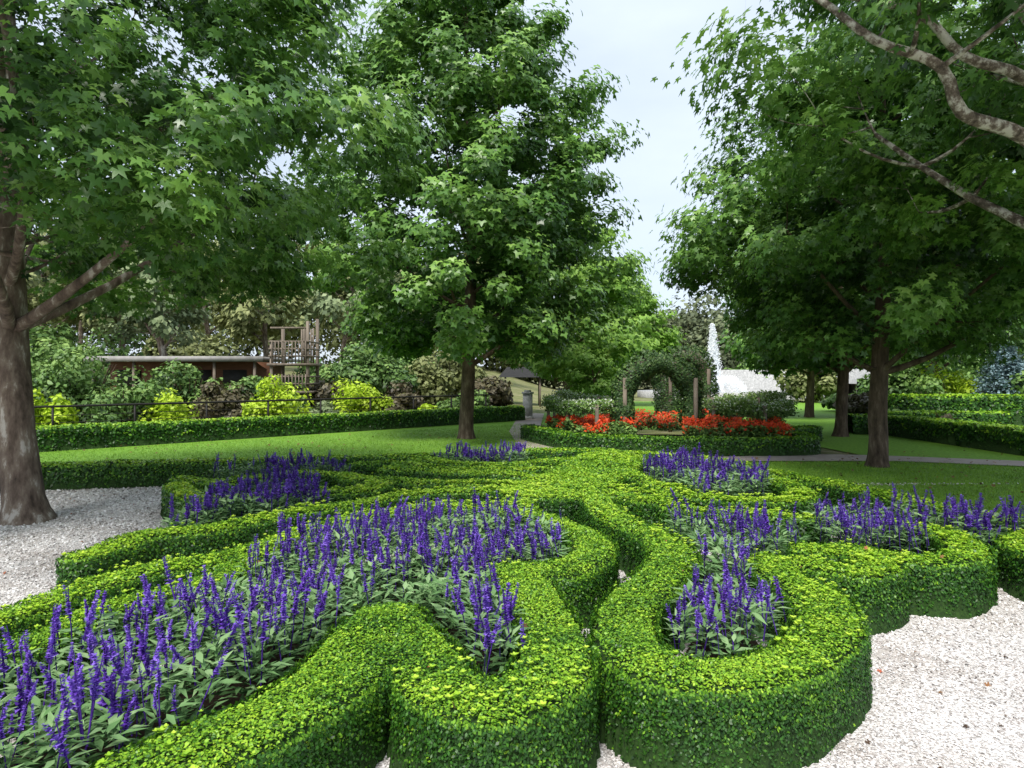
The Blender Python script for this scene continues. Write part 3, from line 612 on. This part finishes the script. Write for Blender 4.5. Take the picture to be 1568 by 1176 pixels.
lookout()
for px,d,h in((808,30,1.1),(866,34,1.0)):
    root=empty('stone_pillar'); G=Geo(); x=at(px,d); box(G,(x,d,h/2),(.42,.42,h)); box(G,(x,d,h+.04),(.52,.52,.08)); box(G,(x,d,.06),(.5,.5,.12)); box(G,(x,d,h+.12),(.3,.3,.08)); G.obj('pillar',M['stone'],root)
root=empty('garden_shelter'); x,y=at(800,40),40; G=Geo(); 
for a in(-1,1):
    for b in(-.8,.8): box(G,(x+a,y+b,.9),(.1,.1,1.8))
G.obj('posts',M['wood'],root)
G=Geo(); v=[[x-1.4,y-1.1,1.8],[x+1.4,y-1.1,1.8],[x+1.4,y+1.1,1.8],[x-1.4,y+1.1,1.8],[x-.9,y,2.4],[x+.9,y,2.4]]
for ff in([0,1,5,4],[1,2,5],[2,3,4,5],[3,0,4],[3,2,1,0]): G.add(np.array(v)[ff],np.arange(len(ff)),[len(ff)],.5)
G.obj('hip_roof',M['dark'],root)

# ------------------------------------------------------------------ arbour
def arch(name,x,y,w,h,dep,th,seed,n):
    r=np.random.default_rng(seed); root=empty(name); G=Geo(); iw=w/2-th/2; zs=h-th/2-iw
    path=[(-iw,.55),(-iw,zs)]+[(-iw*math.cos(t),zs+iw*math.sin(t)) for t in np.linspace(.15,math.pi-.15,12)]+[(iw,zs),(iw,.55)]
    pth=np.array(path); seg=np.linalg.norm(np.diff(pth,axis=0),axis=1); cum=np.concatenate([[0],np.cumsum(seg)]); s=r.random(n)*cum[-1]
    cx=np.interp(s,cum,pth[:,0]); cz=np.interp(s,cum,pth[:,1]); a=r.uniform(0,6.28,n)
    bul=.70+.60*vnoise(s*2.6,np.sin(a)*1.2+3,seed); rr=th/2*bul*(.8+.35*r.random(n))
    i=np.clip(np.searchsorted(cum,s)-1,0,len(seg)-1); tx=(np.diff(pth,axis=0)/seg[:,None])[i]; nx=np.stack([-tx[:,1],tx[:,0]],-1)
    off=np.cos(a)*rr; dy=np.sin(a)*dep/2*bul
    P=np.stack([x+cx+nx[:,0]*off,y+dy,cz+nx[:,1]*off],-1)
    Nn=np.stack([nx[:,0]*np.cos(a),np.sin(a),nx[:,1]*np.cos(a)+.3],-1)+r.normal(0,.4,(n,3))
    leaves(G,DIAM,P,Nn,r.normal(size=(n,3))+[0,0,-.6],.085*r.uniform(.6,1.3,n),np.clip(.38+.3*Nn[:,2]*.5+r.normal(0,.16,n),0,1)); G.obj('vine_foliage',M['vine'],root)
    G=Geo()
    for sx in(-iw,iw):
        for sy in(-dep*.5,dep*.5): box(G,(x+sx,y+sy,h*.36),(.10,.10,h*.72))
    tube(G,[[x+p[0],y,p[1]] for p in path],[th*.28]*len(path),8); G.obj('posts',M['wood'],root)
arch('vine_covered_arch',3.95,18.6,2.45,2.55,.8,.56,1,11000)
arch('vine_covered_arch',6.0,23.6,2.1,2.95,1.0,.8,2,10000)
def screen(name,pts,z0,z1,th,n,seed):
    r=np.random.default_rng(seed); root=empty(name); c=catmull(pts,.3); G=Geo(); s=r.random(n)*(len(c)-1); i=s.astype(int); f_=s-i
    p=c[i]*(1-f_[:,None])+c[np.minimum(i+1,len(c)-1)]*f_[:,None]
    zz=z0+(z1-z0)*r.random(n)**.8+ (vnoise(s*1.5,0*s,seed)-.5)*.28
    P=np.stack([p[:,0]+r.normal(0,th,n),p[:,1]+r.normal(0,th,n),zz],-1)
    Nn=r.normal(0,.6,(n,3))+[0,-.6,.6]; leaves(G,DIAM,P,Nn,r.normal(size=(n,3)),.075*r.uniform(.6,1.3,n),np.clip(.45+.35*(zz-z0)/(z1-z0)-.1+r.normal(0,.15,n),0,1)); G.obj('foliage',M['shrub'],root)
    G=Geo(); m=n//4; P2=P[:m]+[0,0,.03]; P2=P2[P2[:,2]>z0+(z1-z0)*.45]; leaves(G,DIAM,P2,r.normal(0,.6,(len(P2),3))+[0,-.6,.8],r.normal(size=(len(P2),3)),.055*r.uniform(.7,1.3,len(P2)),r.random(len(P2))); G.obj('white_blossom',M['white'],root)
    G=Geo()
    for p in c[::4]: box(G,(p[0],p[1]-th-.05,z1*.47),(.09,.09,z1*.94))
    tube(G,[[p[0],p[1],z0+.05] for p in c],[.02]*len(c),5); G.obj('posts_and_wires',M['wood'],root)
screen('espalier_screen',[(1.1,20.8),(1.9,18.6),(2.6,18.2)],.85,1.2,.10,6000,1)
screen('espalier_screen',[(5.3,18.1),(6.2,17.6),(7.4,18.2)],.80,1.2,.11,7000,2)
screen('espalier_screen',[(1.4,22.8),(2.4,22.4),(3.2,22.3)],.8,1.3,.12,3500,3)
screen('espalier_screen',[(6.2,21.3),(7,21),(8.6,21.8)],.75,1.3,.14,5500,4)
def redbed(poly,n,seed):
    r=np.random.default_rng(seed); root=empty('red_flower_bed'); p=np.array(poly); x=r.uniform(p[:,0].min(),p[:,0].max(),n*3);y=r.uniform(p[:,1].min(),p[:,1].max(),n*3); ok=in_poly(x,y,p); x=x[ok][:n];y=y[ok][:n];m=len(x)
    sheet('bed_soil',poly,.03,M['soil'],root)
    z=.20+.25*r.random(m)+.34*vnoise(x*2.5,y*2.5,seed); G=Geo(); leaves(G,DIAM,np.stack([x,y,z],-1),r.normal(0,.5,(m,3))+[0,-.2,1],r.normal(size=(m,3)),.11*r.uniform(.6,1.2,m),np.clip(.5+r.normal(0,.2,m),0,1)); G.obj('leaves',M['shrub'],root)
    k=(vnoise(x*2.6,y*2.6,seed+2)+.2*r.random(m))>.56; x=x[k];y=y[k];z=z[k]; m=len(x)
    G=Geo(); leaves(G,DIAM,np.stack([x+r.normal(0,.03,m),y,z+.05+.1*r.random(m)],-1),r.normal(0,.6,(m,3))+[0,-.5,1],r.normal(size=(m,3)),.085*r.uniform(.6,1.2,m),r.random(m)); G.obj('red_blooms',M['red'],root)
redbed([(1.0,20.2),(1.5,18.7),(2.1,17.4),(3.1,16.95),(3.2,18.2),(2.6,19.6),(1.6,20.9)],6500,1)
redbed([(4.3,16.9),(6.9,16.8),(7.2,18.2),(6.2,19.2),(4.7,18.8)],8500,2)
redbed([(2.6,20.2),(4.6,19.9),(6.9,20.2),(7,21.4),(2.4,22)],6000,3)

# ------------------------------------------------------------------ fountain and pond
root=empty('fountain'); cx,cy=17.6,60
G=Geo(); t=np.linspace(0,2*math.pi,48,endpoint=False); G.add([[cx+1.5+7.5*math.cos(a),cy+6*math.sin(a),.35] for a in t],np.arange(48),[48],.5); G.obj('pond_surface',M['water'],root)
G=Geo()
def ringwall(G,cx,cy,a0,a1,r0,r1,z0,z1,n=40):
    a=np.linspace(a0,a1,n); v=[];
    for rr,zz in((r0,z0),(r0,z1),(r1,z1),(r1,z0)):
        v.append(np.stack([cx+rr*np.cos(a),cy+rr*.8*np.sin(a),zz+0*a],-1))
    v=np.array(v).reshape(-1,3); q=[]
    for s in range(3):
        for i in range(n-1): q.append([s*n+i,s*n+i+1,(s+1)*n+i+1,(s+1)*n+i])
    G.add(v,np.array(q).ravel(),[4]*len(q),.5)
ringwall(G,cx+1.5,cy,0,2*math.pi,7.5,8.0,0,.55,64)
for k in range(5): ringwall(G,cx+1.5,cy,-.35,1.5,8.6+k*.9,9.5+k*.9,0,.8+k*.42)
G.obj('stone_basin_and_terraces',M['stone'],root)
G=Geo(); n=42000; u=rng.random(n); 
zt=6.1*u**.9; a=rng.uniform(0,6.28,n); rr=np.abs(rng.normal(0,1,n))*(.07+.30*(1-u)**1.0)
P=np.stack([cx+np.cos(a)*rr+.25*(u*(1-u)),cy+np.sin(a)*rr,.35+zt],-1); leaves(G,DIAM,P,rand_dirs(n)*.5+[0,-.6,.6],rng.normal(0,.25,(n,3))+[0,0,1],rng.uniform(.05,.15,n),rng.random(n))
for j in range(16):
    aj=j*math.pi/8; m=900; t=rng.random(m); R_=2.6*t; z=.35+ (4.5*t-4.4*t*t)*1.1
    P=np.stack([cx+np.cos(aj)*(.3+R_)+rng.normal(0,.10,m),cy+np.sin(aj)*(.3+R_)+rng.normal(0,.10,m),z+rng.normal(0,.14,m)],-1); leaves(G,DIAM,P,rand_dirs(m)*.6+[0,-.6,.6],rng.normal(0,.5,(m,3))+[0,0,1],rng.uniform(.04,.10,m),rng.random(m))
G.obj('water_jets',M['spray'],root)

# lawn blades
G=Geo()
def scat(poly,n):
    p=np.array(poly); x=rng.uniform(p[:,0].min(),p[:,0].max(),n);y=rng.uniform(p[:,1].min(),p[:,1].max(),n); k=in_poly(x,y,p); return x[k],y[k]
xa,ya=scat([(4.0,11.6),(4.6,9.6),(5.3,7.5),(7,7),(11,9),(14,12.4),(12,13.6),(8.5,15),(5,15),(3.6,14)],90000)
xb,yb=scat([(-9.5,11.6),(-1.9,13.3),(.5,14.3),(2.2,15.6),(1,18),(.4,21),(.6,27),(-12.8,15.8)],90000)
x=np.concatenate([xa,xb]);y=np.concatenate([ya,yb]); n=len(x)
BL=(np.array([[0,-.12,0],[0,.12,0],[1,0,-.1]]),[[0,1,2]])
leaves(G,BL,np.stack([x,y,0*x+.004],-1),rand_dirs(n)+[0,-.8,.2],np.stack([rng.normal(0,.5,n),rng.normal(0,.5,n),np.ones(n)],-1),rng.uniform(.03,.06,n),np.clip(rng.random(n)*.6+.4*vnoise(x*1.5,y*1.5,3),0,1))
G.obj('lawn_blades',M['grass'])
n=260; x=np.concatenate([rng.uniform(4.5,12,n),rng.uniform(-11,0,n)]); y=np.concatenate([rng.uniform(8,17,n),rng.uniform(12.5,22,n)]); n=len(x)
G=Geo(); leaves(G,STAR,np.stack([x,y,0*x+.05],-1),rng.normal(0,.3,(n,3))+[0,0,1],rand_dirs(n),rng.uniform(.05,.1,n),rng.random(n)*.7); G.obj('fallen_leaves',M['litter'])
print('done',time.time()-t0)
